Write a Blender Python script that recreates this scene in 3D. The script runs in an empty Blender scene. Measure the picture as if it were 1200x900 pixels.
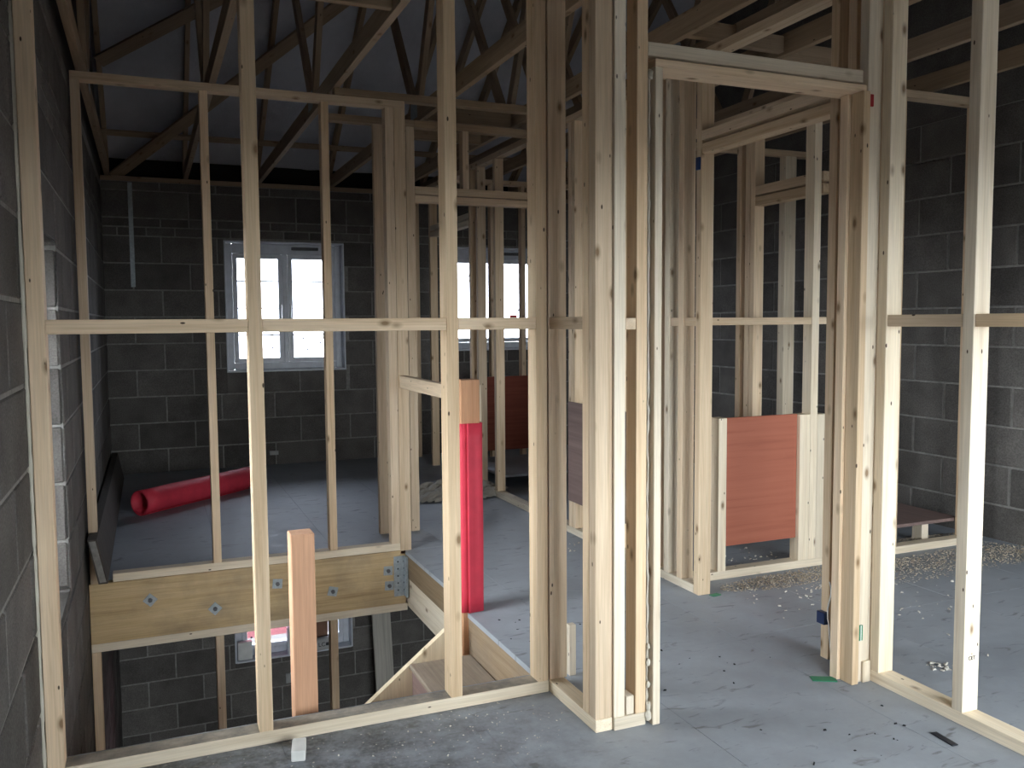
import bpy, bmesh, math, random
from mathutils import Vector, Matrix, Euler

random.seed(7)
scene = bpy.context.scene
COL = scene.collection

# ------------------------------------------------------------------ camera
cam_d = bpy.data.cameras.new('camera')
cam = bpy.data.objects.new('camera', cam_d)
COL.objects.link(cam)
cam_d.sensor_fit = 'HORIZONTAL'
cam_d.sensor_width = 36.0
cam_d.lens = 1023.3 / 1200.0 * 36.0
cam_d.clip_start = 0.02
cam_d.clip_end = 300
_yaw, _pitch, _roll = 0.39606, 0.07078, 0.0072
_f = Vector((math.sin(_yaw) * math.cos(_pitch), math.cos(_yaw) * math.cos(_pitch), -math.sin(_pitch)))
_r = Vector((math.cos(_yaw), -math.sin(_yaw), 0))
_d = _f.cross(_r)
_r2 = _r * math.cos(_roll) + _d * math.sin(_roll)
_d2 = -_r * math.sin(_roll) + _d * math.cos(_roll)
_m = Matrix((_r2, -_d2, -_f)).transposed().to_4x4()
_m.translation = Vector((0, 0, 1.26))
cam.matrix_world = _m
scene.camera = cam

# ------------------------------------------------------------------ world
world = bpy.data.worlds.new('overcast_sky')
scene.world = world
world.use_nodes = True
wn = world.node_tree.nodes
bg = wn['Background']
bg.inputs['Color'].default_value = (0.93, 0.965, 1.0, 1)
bg.inputs['Strength'].default_value = 11.0

scene.view_settings.view_transform = 'Standard'
scene.view_settings.look = 'None'
scene.view_settings.gamma = 1.0
scene.view_settings.exposure = 1.5
scene.view_settings.use_curve_mapping = False
scene.cycles.max_bounces = 10
scene.cycles.diffuse_bounces = 6


def portal(name, loc, rot, sx, sy):
    l = bpy.data.lights.new(name, 'AREA')
    l.shape = 'RECTANGLE'
    l.size = sx
    l.size_y = sy
    l.cycles.is_portal = True
    o = bpy.data.objects.new(name, l)
    o.location = loc
    o.rotation_euler = rot
    COL.objects.link(o)


R90 = math.pi / 2
# area lights emit along local -Z
portal('window_light_front_left', (1.45, -0.70, 1.01), (R90, 0, 0), 1.4, 1.22)     # emits +Y
portal('window_light_front_right', (3.275, -0.70, 1.11), (R90, 0, 0), 1.55, 1.22)
portal('added_light_lower_front', (1.3, -0.70, -1.225), (R90, 0, 0), 2.2, 1.25)  # portal of the added lower opening
portal('window_light_back', (1.165, 8.22, 1.41), (-R90, 0, 0), 1.04, 1.15)
portal('window_light_back_right', (3.2, 8.22, 1.48), (-R90, 0, 0), 1.04, 1.0)
portal('window_light_lower', (1.165, 8.22, -1.25), (-R90, 0, 0), 1.06, 1.05)
portal('window_light_side', (-0.56, 3.25, 0.9), (0, -R90, 0), 1.33, 1.0)


# ------------------------------------------------------------------ materials
def new_mat(name):
    m = bpy.data.materials.new(name)
    m.use_nodes = True
    nt = m.node_tree
    return m, nt, nt.nodes['Principled BSDF']


def N(nt, typ, **kw):
    n = nt.nodes.new(typ)
    for k, v in kw.items():
        if k in n.inputs:
            n.inputs[k].default_value = v
        else:
            setattr(n, k, v)
    return n


def ramp(nt, stops):
    n = nt.nodes.new('ShaderNodeValToRGB')
    el = n.color_ramp.elements
    while len(el) < len(stops):
        el.new(0.5)
    for e, (p, c) in zip(el, stops):
        e.position = p
        e.color = (c[0], c[1], c[2], 1) if not isinstance(c, (int, float)) else (c, c, c, 1)
    return n


def mixc(nt, fac, a, b, blend='MIX'):
    n = nt.nodes.new('ShaderNodeMix')
    n.data_type = 'RGBA'
    n.blend_type = blend
    L = nt.links
    for sock, v in ((n.inputs[0], fac), (n.inputs[6], a), (n.inputs[7], b)):
        if hasattr(v, 'is_linked'):
            L.new(v, sock)
        elif isinstance(v, (int, float)):
            sock.default_value = v
        else:
            sock.default_value = (v[0], v[1], v[2], 1)
    return n.outputs[2]


def bump(nt, bsdf, h, strength=0.3, dist=0.01):
    b = N(nt, 'ShaderNodeBump', Strength=strength, Distance=dist)
    nt.links.new(h, b.inputs['Height'])
    nt.links.new(b.outputs['Normal'], bsdf.inputs['Normal'])


def obj_coords(nt, scale):
    """object coordinates (long axis of a timber is its local z) shifted by a random amount per object"""
    tc = N(nt, 'ShaderNodeTexCoord')
    oi = N(nt, 'ShaderNodeObjectInfo')
    sc = N(nt, 'ShaderNodeVectorMath', operation='SCALE')
    cx = N(nt, 'ShaderNodeCombineXYZ')
    for i, k in enumerate((17.0, 31.0, 53.0)):
        mt = N(nt, 'ShaderNodeMath', operation='MULTIPLY')
        mt.inputs[1].default_value = k
        nt.links.new(oi.outputs['Random'], mt.inputs[0])
        nt.links.new(mt.outputs[0], cx.inputs[i])
    ad = N(nt, 'ShaderNodeVectorMath', operation='ADD')
    nt.links.new(tc.outputs['Object'], ad.inputs[0])
    nt.links.new(cx.outputs[0], ad.inputs[1])
    mp = N(nt, 'ShaderNodeVectorMath', operation='MULTIPLY')
    mp.inputs[1].default_value = scale
    nt.links.new(ad.outputs[0], mp.inputs[0])
    return ad.outputs[0], mp.outputs[0], oi.outputs['Random'], tc


def wood(name, light, mid, dark, knots=True, stain=0.0, rough=0.72, contrast=1.0, dust=0.0):
    m, nt, b = new_mat(name)
    L = nt.links
    base, sc, rnd, tc = obj_coords(nt, (1, 1, 1))
    st = N(nt, 'ShaderNodeVectorMath', operation='MULTIPLY')
    st.inputs[1].default_value = (26, 26, 1.1)
    L.new(base, st.inputs[0])
    n1 = N(nt, 'ShaderNodeTexNoise', Scale=1.6, Detail=5.0, Roughness=0.6, Distortion=0.6)
    L.new(st.outputs[0], n1.inputs['Vector'])
    st2 = N(nt, 'ShaderNodeVectorMath', operation='MULTIPLY')
    st2.inputs[1].default_value = (230, 230, 6)
    L.new(base, st2.inputs[0])
    n2 = N(nt, 'ShaderNodeTexNoise', Scale=1.0, Detail=3.0)
    L.new(st2.outputs[0], n2.inputs['Vector'])
    r1 = ramp(nt, [(0.3, light), (0.55, mid), (0.78, dark)])
    L.new(n1.outputs[0], r1.inputs[0])
    g = ramp(nt, [(0.35, 0.86), (0.65, 1.06)])
    L.new(n2.outputs[0], g.inputs[0])
    c = mixc(nt, 0.7 * contrast, r1.outputs[0], g.outputs[0], 'MULTIPLY')
    # board to board tone
    hs = N(nt, 'ShaderNodeHueSaturation')
    mr = N(nt, 'ShaderNodeMapRange')
    mr.inputs[3].default_value = 0.86
    mr.inputs[4].default_value = 1.10
    L.new(rnd, mr.inputs[0])
    L.new(mr.outputs[0], hs.inputs['Value'])
    m2 = N(nt, 'ShaderNodeMath', operation='MULTIPLY')
    m2.inputs[1].default_value = 7.31
    fr = N(nt, 'ShaderNodeMath', operation='FRACT')
    L.new(rnd, m2.inputs[0])
    L.new(m2.outputs[0], fr.inputs[0])
    mr2 = N(nt, 'ShaderNodeMapRange')
    mr2.inputs[3].default_value = 0.90
    mr2.inputs[4].default_value = 1.08
    L.new(fr.outputs[0], mr2.inputs[0])
    L.new(mr2.outputs[0], hs.inputs['Saturation'])
    L.new(c, hs.inputs['Color'])
    c = hs.outputs[0]
    if knots:
        sk = N(nt, 'ShaderNodeVectorMath', operation='MULTIPLY')
        sk.inputs[1].default_value = (15, 15, 7.5)
        L.new(base, sk.inputs[0])
        v = N(nt, 'ShaderNodeTexVoronoi', Scale=1.0)
        L.new(sk.outputs[0], v.inputs['Vector'])
        kr = ramp(nt, [(0.07, 1.0), (0.13, 0.45), (0.22, 0.0)])
        L.new(v.outputs['Distance'], kr.inputs[0])
        sep = N(nt, 'ShaderNodeSeparateColor')
        L.new(v.outputs['Color'], sep.inputs[0])
        gt = N(nt, 'ShaderNodeMath', operation='GREATER_THAN')
        gt.inputs[1].default_value = 0.45
        L.new(sep.outputs[0], gt.inputs[0])
        km = N(nt, 'ShaderNodeMath', operation='MULTIPLY')
        L.new(kr.outputs[0], km.inputs[0])
        L.new(gt.outputs[0], km.inputs[1])
        km2 = N(nt, 'ShaderNodeMath', operation='MULTIPLY')
        km2.inputs[1].default_value = 0.85
        L.new(km.outputs[0], km2.inputs[0])
        c = mixc(nt, km2.outputs[0], c, (0.16, 0.085, 0.035))
        # nail heads
        sn = N(nt, 'ShaderNodeVectorMath', operation='MULTIPLY')
        sn.inputs[1].default_value = (22, 22, 9)
        L.new(base, sn.inputs[0])
        vn = N(nt, 'ShaderNodeTexVoronoi', Scale=1.0)
        L.new(sn.outputs[0], vn.inputs['Vector'])
        nr = ramp(nt, [(0.055, 1.0), (0.075, 0.0)])
        L.new(vn.outputs['Distance'], nr.inputs[0])
        c = mixc(nt, nr.outputs[0], c, (0.07, 0.045, 0.03))
    if stain:
        ns = N(nt, 'ShaderNodeTexNoise', Scale=3.5, Detail=6.0, Roughness=0.65)
        L.new(base, ns.inputs['Vector'])
        sr = ramp(nt, [(0.45, 0.0), (0.7, stain)])
        L.new(ns.outputs[0], sr.inputs[0])
        c = mixc(nt, sr.outputs[0], c, (0.14, 0.12, 0.11))
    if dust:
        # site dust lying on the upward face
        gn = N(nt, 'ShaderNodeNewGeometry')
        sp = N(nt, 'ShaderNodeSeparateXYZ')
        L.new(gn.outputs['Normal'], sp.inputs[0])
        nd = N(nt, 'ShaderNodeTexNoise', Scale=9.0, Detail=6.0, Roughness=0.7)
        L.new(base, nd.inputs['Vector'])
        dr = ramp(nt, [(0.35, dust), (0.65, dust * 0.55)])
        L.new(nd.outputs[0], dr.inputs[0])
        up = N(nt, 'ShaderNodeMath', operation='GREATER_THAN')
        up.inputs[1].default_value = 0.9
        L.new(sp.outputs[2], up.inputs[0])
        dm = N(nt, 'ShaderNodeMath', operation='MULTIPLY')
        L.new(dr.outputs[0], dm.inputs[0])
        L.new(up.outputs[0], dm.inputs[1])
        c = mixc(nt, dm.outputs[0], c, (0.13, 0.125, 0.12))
    L.new(c, b.inputs['Base Color'])
    b.inputs['Roughness'].default_value = rough
    b.inputs['Specular IOR Level'].default_value = 0.25
    bump(nt, b, n2.outputs[0], 0.15, 0.002)
    return m


PINE = wood('pine', (0.76, 0.60, 0.425), (0.69, 0.52, 0.35), (0.54, 0.38, 0.235))
PINE_PALE = wood('pine_pale', (0.80, 0.70, 0.56), (0.74, 0.635, 0.49), (0.62, 0.50, 0.36))
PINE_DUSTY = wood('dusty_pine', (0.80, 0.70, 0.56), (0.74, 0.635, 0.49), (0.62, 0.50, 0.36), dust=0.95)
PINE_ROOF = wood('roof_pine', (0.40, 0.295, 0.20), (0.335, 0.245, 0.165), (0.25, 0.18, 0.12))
REDWOOD = wood('redwood', (0.62, 0.345, 0.20), (0.56, 0.30, 0.17), (0.49, 0.245, 0.13), knots=False)
PLY_BEAM = wood('beam_ply', (0.70, 0.515, 0.28), (0.60, 0.425, 0.215), (0.40, 0.26, 0.115), knots=False, stain=0.4)
STRING = wood('stair_pine', (0.74, 0.61, 0.43), (0.67, 0.54, 0.37), (0.58, 0.45, 0.29))
TREAD = wood('tread_board', (0.36, 0.30, 0.24), (0.31, 0.255, 0.20), (0.25, 0.20, 0.155), knots=False, stain=0.5)
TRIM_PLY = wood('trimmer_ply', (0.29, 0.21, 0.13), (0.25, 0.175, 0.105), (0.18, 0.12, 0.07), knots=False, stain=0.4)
SHADED_RED_PLY = wood('shaded_red_ply', (0.20, 0.06, 0.04), (0.165, 0.046, 0.03), (0.12, 0.032, 0.022), knots=False, contrast=0.25)  # red-brown ply made darker: the far board's shade is in the colour
RED_PLY = wood('red_ply', (0.47, 0.13, 0.065), (0.43, 0.112, 0.054), (0.34, 0.085, 0.042), knots=False, contrast=0.1, rough=0.6)
DARK_PLANK = wood('weathered_plank', (0.085, 0.07, 0.06), (0.06, 0.05, 0.043), (0.035, 0.03, 0.027), knots=False)
GREY_PLANK = wood('grey_plank', (0.56, 0.53, 0.47), (0.48, 0.45, 0.40), (0.37, 0.345, 0.30), knots=False)
PURPLE_PLY = wood('film_ply', (0.235, 0.165, 0.15), (0.20, 0.138, 0.125), (0.16, 0.11, 0.10), knots=False, contrast=0.5)


def block_mat():
    m, nt, b = new_mat('concrete_block')
    L = nt.links
    base, sc, rnd, tc = obj_coords(nt, (1, 1, 1))
    n1 = N(nt, 'ShaderNodeTexNoise', Scale=140.0, Detail=4.0, Roughness=0.7)
    L.new(base, n1.inputs['Vector'])
    n2 = N(nt, 'ShaderNodeTexNoise', Scale=6.0, Detail=4.0)
    L.new(base, n2.inputs['Vector'])
    r1 = ramp(nt, [(0.3, (0.088, 0.081, 0.076)), (0.7, (0.184, 0.172, 0.163))])
    L.new(n1.outputs[0], r1.inputs[0])
    r2 = ramp(nt, [(0.3, 0.75), (0.7, 1.2)])
    L.new(n2.outputs[0], r2.inputs[0])
    c = mixc(nt, 0.8, r1.outputs[0], r2.outputs[0], 'MULTIPLY')
    hs = N(nt, 'ShaderNodeHueSaturation')
    mr = N(nt, 'ShaderNodeMapRange')
    mr.inputs[3].default_value = 0.78
    mr.inputs[4].default_value = 1.2
    L.new(rnd, mr.inputs[0])
    L.new(mr.outputs[0], hs.inputs['Value'])
    L.new(c, hs.inputs['Color'])
    L.new(hs.outputs[0], b.inputs['Base Color'])
    b.inputs['Roughness'].default_value = 0.95
    b.inputs['Specular IOR Level'].default_value = 0.1
    bump(nt, b, n1.outputs[0], 0.6, 0.004)
    return m


def simple_noise(name, c0, c1, scale=8.0, rough=0.8, bstr=0.3, bdist=0.004, detail=6.0, metallic=0.0, spec=0.3, coords='Object'):
    m, nt, b = new_mat(name)
    L = nt.links
    tc = N(nt, 'ShaderNodeTexCoord')
    n1 = N(nt, 'ShaderNodeTexNoise', Scale=scale, Detail=detail, Roughness=0.65)
    L.new(tc.outputs[coords], n1.inputs['Vector'])
    r = ramp(nt, [(0.32, c0), (0.68, c1)])
    L.new(n1.outputs[0], r.inputs[0])
    L.new(r.outputs[0], b.inputs['Base Color'])
    b.inputs['Roughness'].default_value = rough
    b.inputs['Metallic'].default_value = metallic
    b.inputs['Specular IOR Level'].default_value = spec
    if bstr:
        bump(nt, b, n1.outputs[0], bstr, bdist)
    return m


def floor_mat():
    m, nt, b = new_mat('grey_floor_deck')
    L = nt.links
    g = N(nt, 'ShaderNodeNewGeometry')
    pos = g.outputs['Position']
    n1 = N(nt, 'ShaderNodeTexNoise', Scale=0.9, Detail=5.0, Roughness=0.6, Distortion=0.4)
    n2 = N(nt, 'ShaderNodeTexNoise', Scale=9.0, Detail=6.0, Roughness=0.7)
    n3 = N(nt, 'ShaderNodeTexNoise', Scale=70.0, Detail=3.0)
    sc = N(nt, 'ShaderNodeVectorMath', operation='MULTIPLY')
    sc.inputs[1].default_value = (7, 22, 1)
    L.new(pos, sc.inputs[0])
    n4 = N(nt, 'ShaderNodeTexNoise', Scale=1.0, Detail=4.0, Roughness=0.6, Distortion=1.2)
    L.new(sc.outputs[0], n4.inputs['Vector'])
    for n in (n1, n2, n3):
        L.new(pos, n.inputs['Vector'])
    r1 = ramp(nt, [(0.3, (0.255, 0.280, 0.318)), (0.7, (0.365, 0.395, 0.440))])
    L.new(n1.outputs[0], r1.inputs[0])
    r2 = ramp(nt, [(0.3, 0.82), (0.65, 1.06)])
    L.new(n2.outputs[0], r2.inputs[0])
    c = mixc(nt, 0.8, r1.outputs[0], r2.outputs[0], 'MULTIPLY')
    r3 = ramp(nt, [(0.60, 0.0), (0.70, 0.7)])
    L.new(n4.outputs[0], r3.inputs[0])
    c = mixc(nt, r3.outputs[0], c, (0.125, 0.123, 0.12))
    # dusty, mucky patch on the near left by the foot of the stair partition
    sx = N(nt, 'ShaderNodeSeparateXYZ')
    L.new(pos, sx.inputs[0])
    mx = N(nt, 'ShaderNodeMapRange')
    mx.inputs[1].default_value = 1.35
    mx.inputs[2].default_value = 0.55
    L.new(sx.outputs[0], mx.inputs[0])
    my = N(nt, 'ShaderNodeMapRange')
    my.inputs[1].default_value = 3.0
    my.inputs[2].default_value = 2.75
    L.new(sx.outputs[1], my.inputs[0])
    mm = N(nt, 'ShaderNodeMath', operation='MULTIPLY')
    L.new(mx.outputs[0], mm.inputs[0])
    L.new(my.outputs[0], mm.inputs[1])
    r5 = ramp(nt, [(0.36, 1.0), (0.62, 0.1)])
    L.new(n2.outputs[0], r5.inputs[0])
    mm2 = N(nt, 'ShaderNodeMath', operation='MULTIPLY')
    L.new(mm.outputs[0], mm2.inputs[0])
    L.new(r5.outputs[0], mm2.inputs[1])
    dirt = ramp(nt, [(0.42, (0.065, 0.065, 0.066)), (0.60, (0.14, 0.14, 0.14)), (0.74, (0.30, 0.30, 0.30))])
    L.new(n3.outputs[0], dirt.inputs[0])
    c = mixc(nt, mm2.outputs[0], c, dirt.outputs[0])
    L.new(c, b.inputs['Base Color'])
    rr = ramp(nt, [(0.3, 0.45), (0.7, 0.7)])
    L.new(n2.outputs[0], rr.inputs[0])
    L.new(rr.outputs[0], b.inputs['Roughness'])
    b.inputs['Specular IOR Level'].default_value = 0.35
    bump(nt, b, n2.outputs[0], 0.08, 0.004)
    return m


def plain(name, c, rough=0.5, metallic=0.0, spec=0.4):
    m, nt, b = new_mat(name)
    # a slight procedural mottling keeps flat colours from looking synthetic
    tc = N(nt, 'ShaderNodeTexCoord')
    n1 = N(nt, 'ShaderNodeTexNoise', Scale=14.0, Detail=4.0)
    nt.links.new(tc.outputs['Object'], n1.inputs['Vector'])
    r = ramp(nt, [(0.3, tuple(x * 0.9 for x in c)), (0.7, tuple(min(1, x * 1.08) for x in c))])
    nt.links.new(n1.outputs[0], r.inputs[0])
    nt.links.new(r.outputs[0], b.inputs['Base Color'])
    b.inputs['Roughness'].default_value = rough
    b.inputs['Metallic'].default_value = metallic
    b.inputs['Specular IOR Level'].default_value = spec
    return m


def glass_mat(name='window_glass', t=(0.93, 0.95, 0.95)):
    m = bpy.data.materials.new(name)
    m.use_nodes = True
    nt = m.node_tree
    nt.nodes.clear()
    out = N(nt, 'ShaderNodeOutputMaterial')
    tr = N(nt, 'ShaderNodeBsdfTransparent')
    tr.inputs[0].default_value = (t[0], t[1], t[2], 1)
    gl = N(nt, 'ShaderNodeBsdfGlossy', Roughness=0.02)
    fr = N(nt, 'ShaderNodeFresnel', IOR=1.45)
    mx = N(nt, 'ShaderNodeMixShader')
    nt.links.new(fr.outputs[0], mx.inputs[0])
    nt.links.new(tr.outputs[0], mx.inputs[1])
    nt.links.new(gl.outputs[0], mx.inputs[2])
    nt.links.new(mx.outputs[0], out.inputs[0])
    return m


def film_mat(name, col):
    m = bpy.data.materials.new(name)
    m.use_nodes = True
    nt = m.node_tree
    nt.nodes.clear()
    out = N(nt, 'ShaderNodeOutputMaterial')
    tr = N(nt, 'ShaderNodeBsdfTransparent')
    tr.inputs[0].default_value = (col[0], col[1], col[2], 1)
    nt.links.new(tr.outputs[0], out.inputs[0])
    return m


BLOCK = block_mat()
MORTAR = simple_noise('mortar', (0.19, 0.185, 0.178), (0.31, 0.30, 0.285), 30, 0.95, 0.5, 0.004, spec=0.1)
FLOOR = floor_mat()
SUBFLOOR = simple_noise('subfloor', (0.10, 0.085, 0.07), (0.18, 0.15, 0.12), 10, 0.9)
SCREED = simple_noise('screed', (0.26, 0.22, 0.18), (0.40, 0.35, 0.29), 5, 0.9)
UNDERLAY = simple_noise('roof_underlay', (0.46, 0.47, 0.53), (0.60, 0.61, 0.67), 2.2, 0.75, 0.9, 0.03)
BLACK = plain('black_tray', (0.008, 0.008, 0.008), 0.7)
UPVC = plain('white_upvc', (0.62, 0.65, 0.72), 0.35)
GASKET = plain('grey_gasket', (0.10, 0.10, 0.11), 0.5)
WHITE = plain('white_foam', (0.74, 0.74, 0.72), 0.8, spec=0.2)
FOAM = plain('gun_foam', (0.58, 0.54, 0.46), 0.85, spec=0.15)
GALV = simple_noise('galvanised_steel', (0.30, 0.34, 0.37), (0.46, 0.51, 0.54), 40, 0.5, 0.05, 0.001, metallic=0.3)
RED = plain('red_sheet', (0.66, 0.05, 0.085), 0.55, spec=0.25)
RED_IN = plain('red_sheet_inside', (0.42, 0.025, 0.045), 0.6)
GREEN = plain('green_plastic', (0.02, 0.19, 0.10), 0.4)
BLUE = plain('blue_plastic', (0.012, 0.03, 0.10), 0.4)
BLACKP = plain('black_plastic', (0.02, 0.022, 0.03), 0.4)
REDP = plain('red_plastic', (0.30, 0.01, 0.012), 0.4)
CHROME = plain('handle_metal', (0.55, 0.56, 0.6), 0.3, 0.8)
CHIP = simple_noise('wood_chips', (0.15, 0.115, 0.08), (0.60, 0.53, 0.43), 60, 0.9, 0)
CHIP_WHITE = simple_noise('pale_chips', (0.3, 0.27, 0.23), (0.75, 0.72, 0.66), 60, 0.9, 0)
CRUMB = simple_noise('dark_crumbs', (0.012, 0.012, 0.014), (0.04, 0.04, 0.045), 60, 0.9, 0)
MEMB = simple_noise('dust_sheet', (0.30, 0.28, 0.245), (0.46, 0.43, 0.38), 9, 0.7, 0.5, 0.01)
EARTH = simple_noise('site_ground', (0.05, 0.045, 0.04), (0.11, 0.10, 0.09), 0.6, 0.95, 0)
INK = plain('black_ink', (0.02, 0.02, 0.025), 0.6)
PAPER = plain('sack_paper', (0.40, 0.40, 0.40), 0.7)
CARD = plain('brown_card', (0.22, 0.12, 0.08), 0.8)
STICK = plain('red_sticker', (0.7, 0.02, 0.03), 0.5)
GLASS = glass_mat()
FILMED = glass_mat('film_covered_glass', (0.60, 0.62, 0.66))   # panes still in their protective film
PINKFILM = film_mat('pink_film', (1.0, 0.62, 0.66))


# ------------------------------------------------------------------ helpers
def link(o, parent=None):
    COL.objects.link(o)
    if parent is not None:
        o.parent = parent
    return o


def empty(name, loc=(0, 0, 0), label=None, cat=None, group=None, kind=None):
    o = bpy.data.objects.new(name, None)
    o.empty_display_size = 0.1
    o.location = loc
    link(o)
    tag(o, label, cat, group, kind)
    return o


def tag(o, label=None, cat=None, group=None, kind=None):
    if label:
        o['label'] = label
    if cat:
        o['category'] = cat
    if group:
        o['group'] = group
    if kind:
        o['kind'] = kind
    return o


_box_cache = {}


def chamfer_mesh(sx, sy, sz, c, mat):
    """box of the given size centred on its origin, with chamfered edges: 26 faces"""
    key = (round(sx, 4), round(sy, 4), round(sz, 4), c, mat.name)
    if key in _box_cache:
        return _box_cache[key]
    h = (sx / 2, sy / 2, sz / 2)
    c = min(c, 0.3 * min(sx, sy, sz))
    verts, idx = [], {}
    for a in (-1, 1):
        for b in (-1, 1):
            for d in (-1, 1):
                s = (a, b, d)
                for ax in range(3):
                    v = [s[i] * (h[i] if i == ax else h[i] - c) for i in range(3)]
                    idx[(s, ax)] = len(verts)
                    verts.append(v)
    faces = []
    for ax in range(3):
        o1, o2 = (ax + 1) % 3, (ax + 2) % 3
        for s in (-1, 1):
            f = []
            for (p, q) in ((-1, -1), (1, -1), (1, 1), (-1, 1)):
                k = [0, 0, 0]
                k[ax], k[o1], k[o2] = s, p, q
                f.append(idx[(tuple(k), ax)])
            faces.append(f if s > 0 else f[::-1])
        for p in (-1, 1):       # edges running along ax
            for q in (-1, 1):
                k0, k1 = [0, 0, 0], [0, 0, 0]
                k0[ax], k0[o1], k0[o2] = -1, p, q
                k1[ax], k1[o1], k1[o2] = 1, p, q
                f = [idx[(tuple(k0), o1)], idx[(tuple(k1), o1)], idx[(tuple(k1), o2)], idx[(tuple(k0), o2)]]
                faces.append(f if p * q < 0 else f[::-1])
    for a in (-1, 1):
        for b in (-1, 1):
            for d in (-1, 1):
                f = [idx[((a, b, d), i)] for i in range(3)]
                faces.append(f if a * b * d > 0 else f[::-1])
    me = bpy.data.meshes.new('board')
    me.from_pydata(verts, [], faces)
    bm = bmesh.new()
    bm.from_mesh(me)
    bmesh.ops.recalc_face_normals(bm, faces=bm.faces)
    bm.to_mesh(me)
    bm.free()
    me.materials.append(mat)
    _box_cache[key] = me
    return me


ROT = {'X': Euler((0, R90, 0)), 'Y': Euler((-R90, 0, 0)), 'Z': Euler((0, 0, 0))}


def wm(o):
    m = Matrix.Identity(4)
    while o is not None:
        m = o.matrix_basis @ m
        o = o.parent
    return m


def place(o, mw, parent):
    link(o, parent)
    o.matrix_basis = wm(parent).inverted() @ mw if parent is not None else mw
    return o


def timber(name, parent, x0, x1, y0, y1, z0, z1, mat=None, c=0.0018, axis=None):
    """axis aligned board; its local z follows the grain"""
    mat = mat or PINE
    dx, dy, dz = x1 - x0, y1 - y0, z1 - z0
    if axis is None:
        axis = 'XYZ'[max(range(3), key=lambda i: (dx, dy, dz)[i])]
    if axis == 'X':
        size = (dz, dy, dx)
    elif axis == 'Y':
        size = (dx, dz, dy)
    else:
        size = (dx, dy, dz)
    o = bpy.data.objects.new(name, chamfer_mesh(*size, c, mat))
    mw = ROT[axis].to_matrix().to_4x4()
    mw.translation = Vector(((x0 + x1) / 2, (y0 + y1) / 2, (z0 + z1) / 2))
    return place(o, mw, parent)


def beam(name, parent, p0, p1, w, d, side, mat, c=0.0018):
    """member from p0 to p1; w is its size along 'side', d across it"""
    p0, p1, side = Vector(p0), Vector(p1), Vector(side).normalized()
    z = (p1 - p0).normalized()
    x = (side - z * side.dot(z)).normalized()
    y = z.cross(x)
    o = bpy.data.objects.new(name, chamfer_mesh(w, d, (p1 - p0).length, c, mat))
    mw = Matrix((x, y, z)).transposed().to_4x4()
    mw.translation = (p0 + p1) / 2
    return place(o, mw, parent)


def mesh_obj(name, verts, faces, mat, parent=None, smooth=False, loc=None):
    me = bpy.data.meshes.new(name)
    me.from_pydata([tuple(v) for v in verts], [], faces)
    bm = bmesh.new()
    bm.from_mesh(me)
    bmesh.ops.recalc_face_normals(bm, faces=bm.faces)
    bm.to_mesh(me)
    bm.free()
    for p in me.polygons:
        p.use_smooth = smooth
    mats = mat if isinstance(mat, (list, tuple)) else [mat]
    for m in mats:
        me.materials.append(m)
    o = bpy.data.objects.new(name, me)
    if loc is not None:
        o.location = loc
    return link(o, parent)


def prism(name, pts, axis, a, b, mat, parent=None):
    """extrude a polygon given in the two axes other than 'axis' from a to b"""
    n = len(pts)

    def mk(t, p):
        if axis == 'X':
            return (t, p[0], p[1])
        if axis == 'Y':
            return (p[0], t, p[1])
        return (p[0], p[1], t)
    off = wm(parent).translation if parent is not None else Vector((0, 0, 0))
    v = [Vector(mk(a, p)) - off for p in pts] + [Vector(mk(b, p)) - off for p in pts]
    f = [list(range(n)), list(range(2 * n - 1, n - 1, -1))]
    f += [[i, (i + 1) % n, n + (i + 1) % n, n + i] for i in range(n)]
    return mesh_obj(name, v, f, mat, parent)


def boxes_mesh(name, boxes, mat, parent=None):
    v, f = [], []
    off = wm(parent).translation if parent is not None else Vector((0, 0, 0))
    for (x0, x1, y0, y1, z0, z1) in boxes:
        k = len(v)
        for x in (x0, x1):
            for y in (y0, y1):
                for z in (z0, z1):
                    v.append((x - off[0], y - off[1], z - off[2]))
        f += [[k + i for i in q] for q in ((0, 1, 3, 2), (4, 6, 7, 5), (0, 4, 5, 1), (2, 3, 7, 6), (0, 2, 6, 4), (1, 5, 7, 3))]
    return mesh_obj(name, v, f, mat, parent)


def rect_sub(rects, hole):
    a0, a1, b0, b1 = hole
    out = []
    for (x0, x1, y0, y1) in rects:
        if x1 <= a0 or x0 >= a1 or y1 <= b0 or y0 >= b1:
            out.append((x0, x1, y0, y1))
            continue
        if x0 < a0:
            out.append((x0, a0, y0, y1))
        if x1 > a1:
            out.append((a1, x1, y0, y1))
        cx0, cx1 = max(x0, a0), min(x1, a1)
        if y0 < b0:
            out.append((cx0, cx1, y0, b0))
        if y1 > b1:
            out.append((cx0, cx1, b1, y1))
    return out


def tube(name, pts, r, mat, parent=None, seg=8, jitter=0.0):
    v, f = [], []
    off = wm(parent).translation if parent is not None else Vector((0, 0, 0))
    pts = [Vector(p) for p in pts]
    for i, p in enumerate(pts):
        t = (pts[min(i + 1, len(pts) - 1)] - pts[max(i - 1, 0)]).normalized()
        a = t.cross(Vector((0.3, 0.9, 0.31))).normalized()
        b = t.cross(a)
        rr = r * (1 + random.uniform(-jitter, jitter))
        for k in range(seg):
            th = 2 * math.pi * k / seg
            v.append(p - off + (a * math.cos(th) + b * math.sin(th)) * rr)
    for i in range(len(pts) - 1):
        for k in range(seg):
            f.append([i * seg + k, i * seg + (k + 1) % seg, (i + 1) * seg + (k + 1) % seg, (i + 1) * seg + k])
    f.append(list(range(seg))[::-1])
    f.append([(len(pts) - 1) * seg + k for k in range(seg)])
    return mesh_obj(name, v, f, mat, parent, smooth=True)


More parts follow.
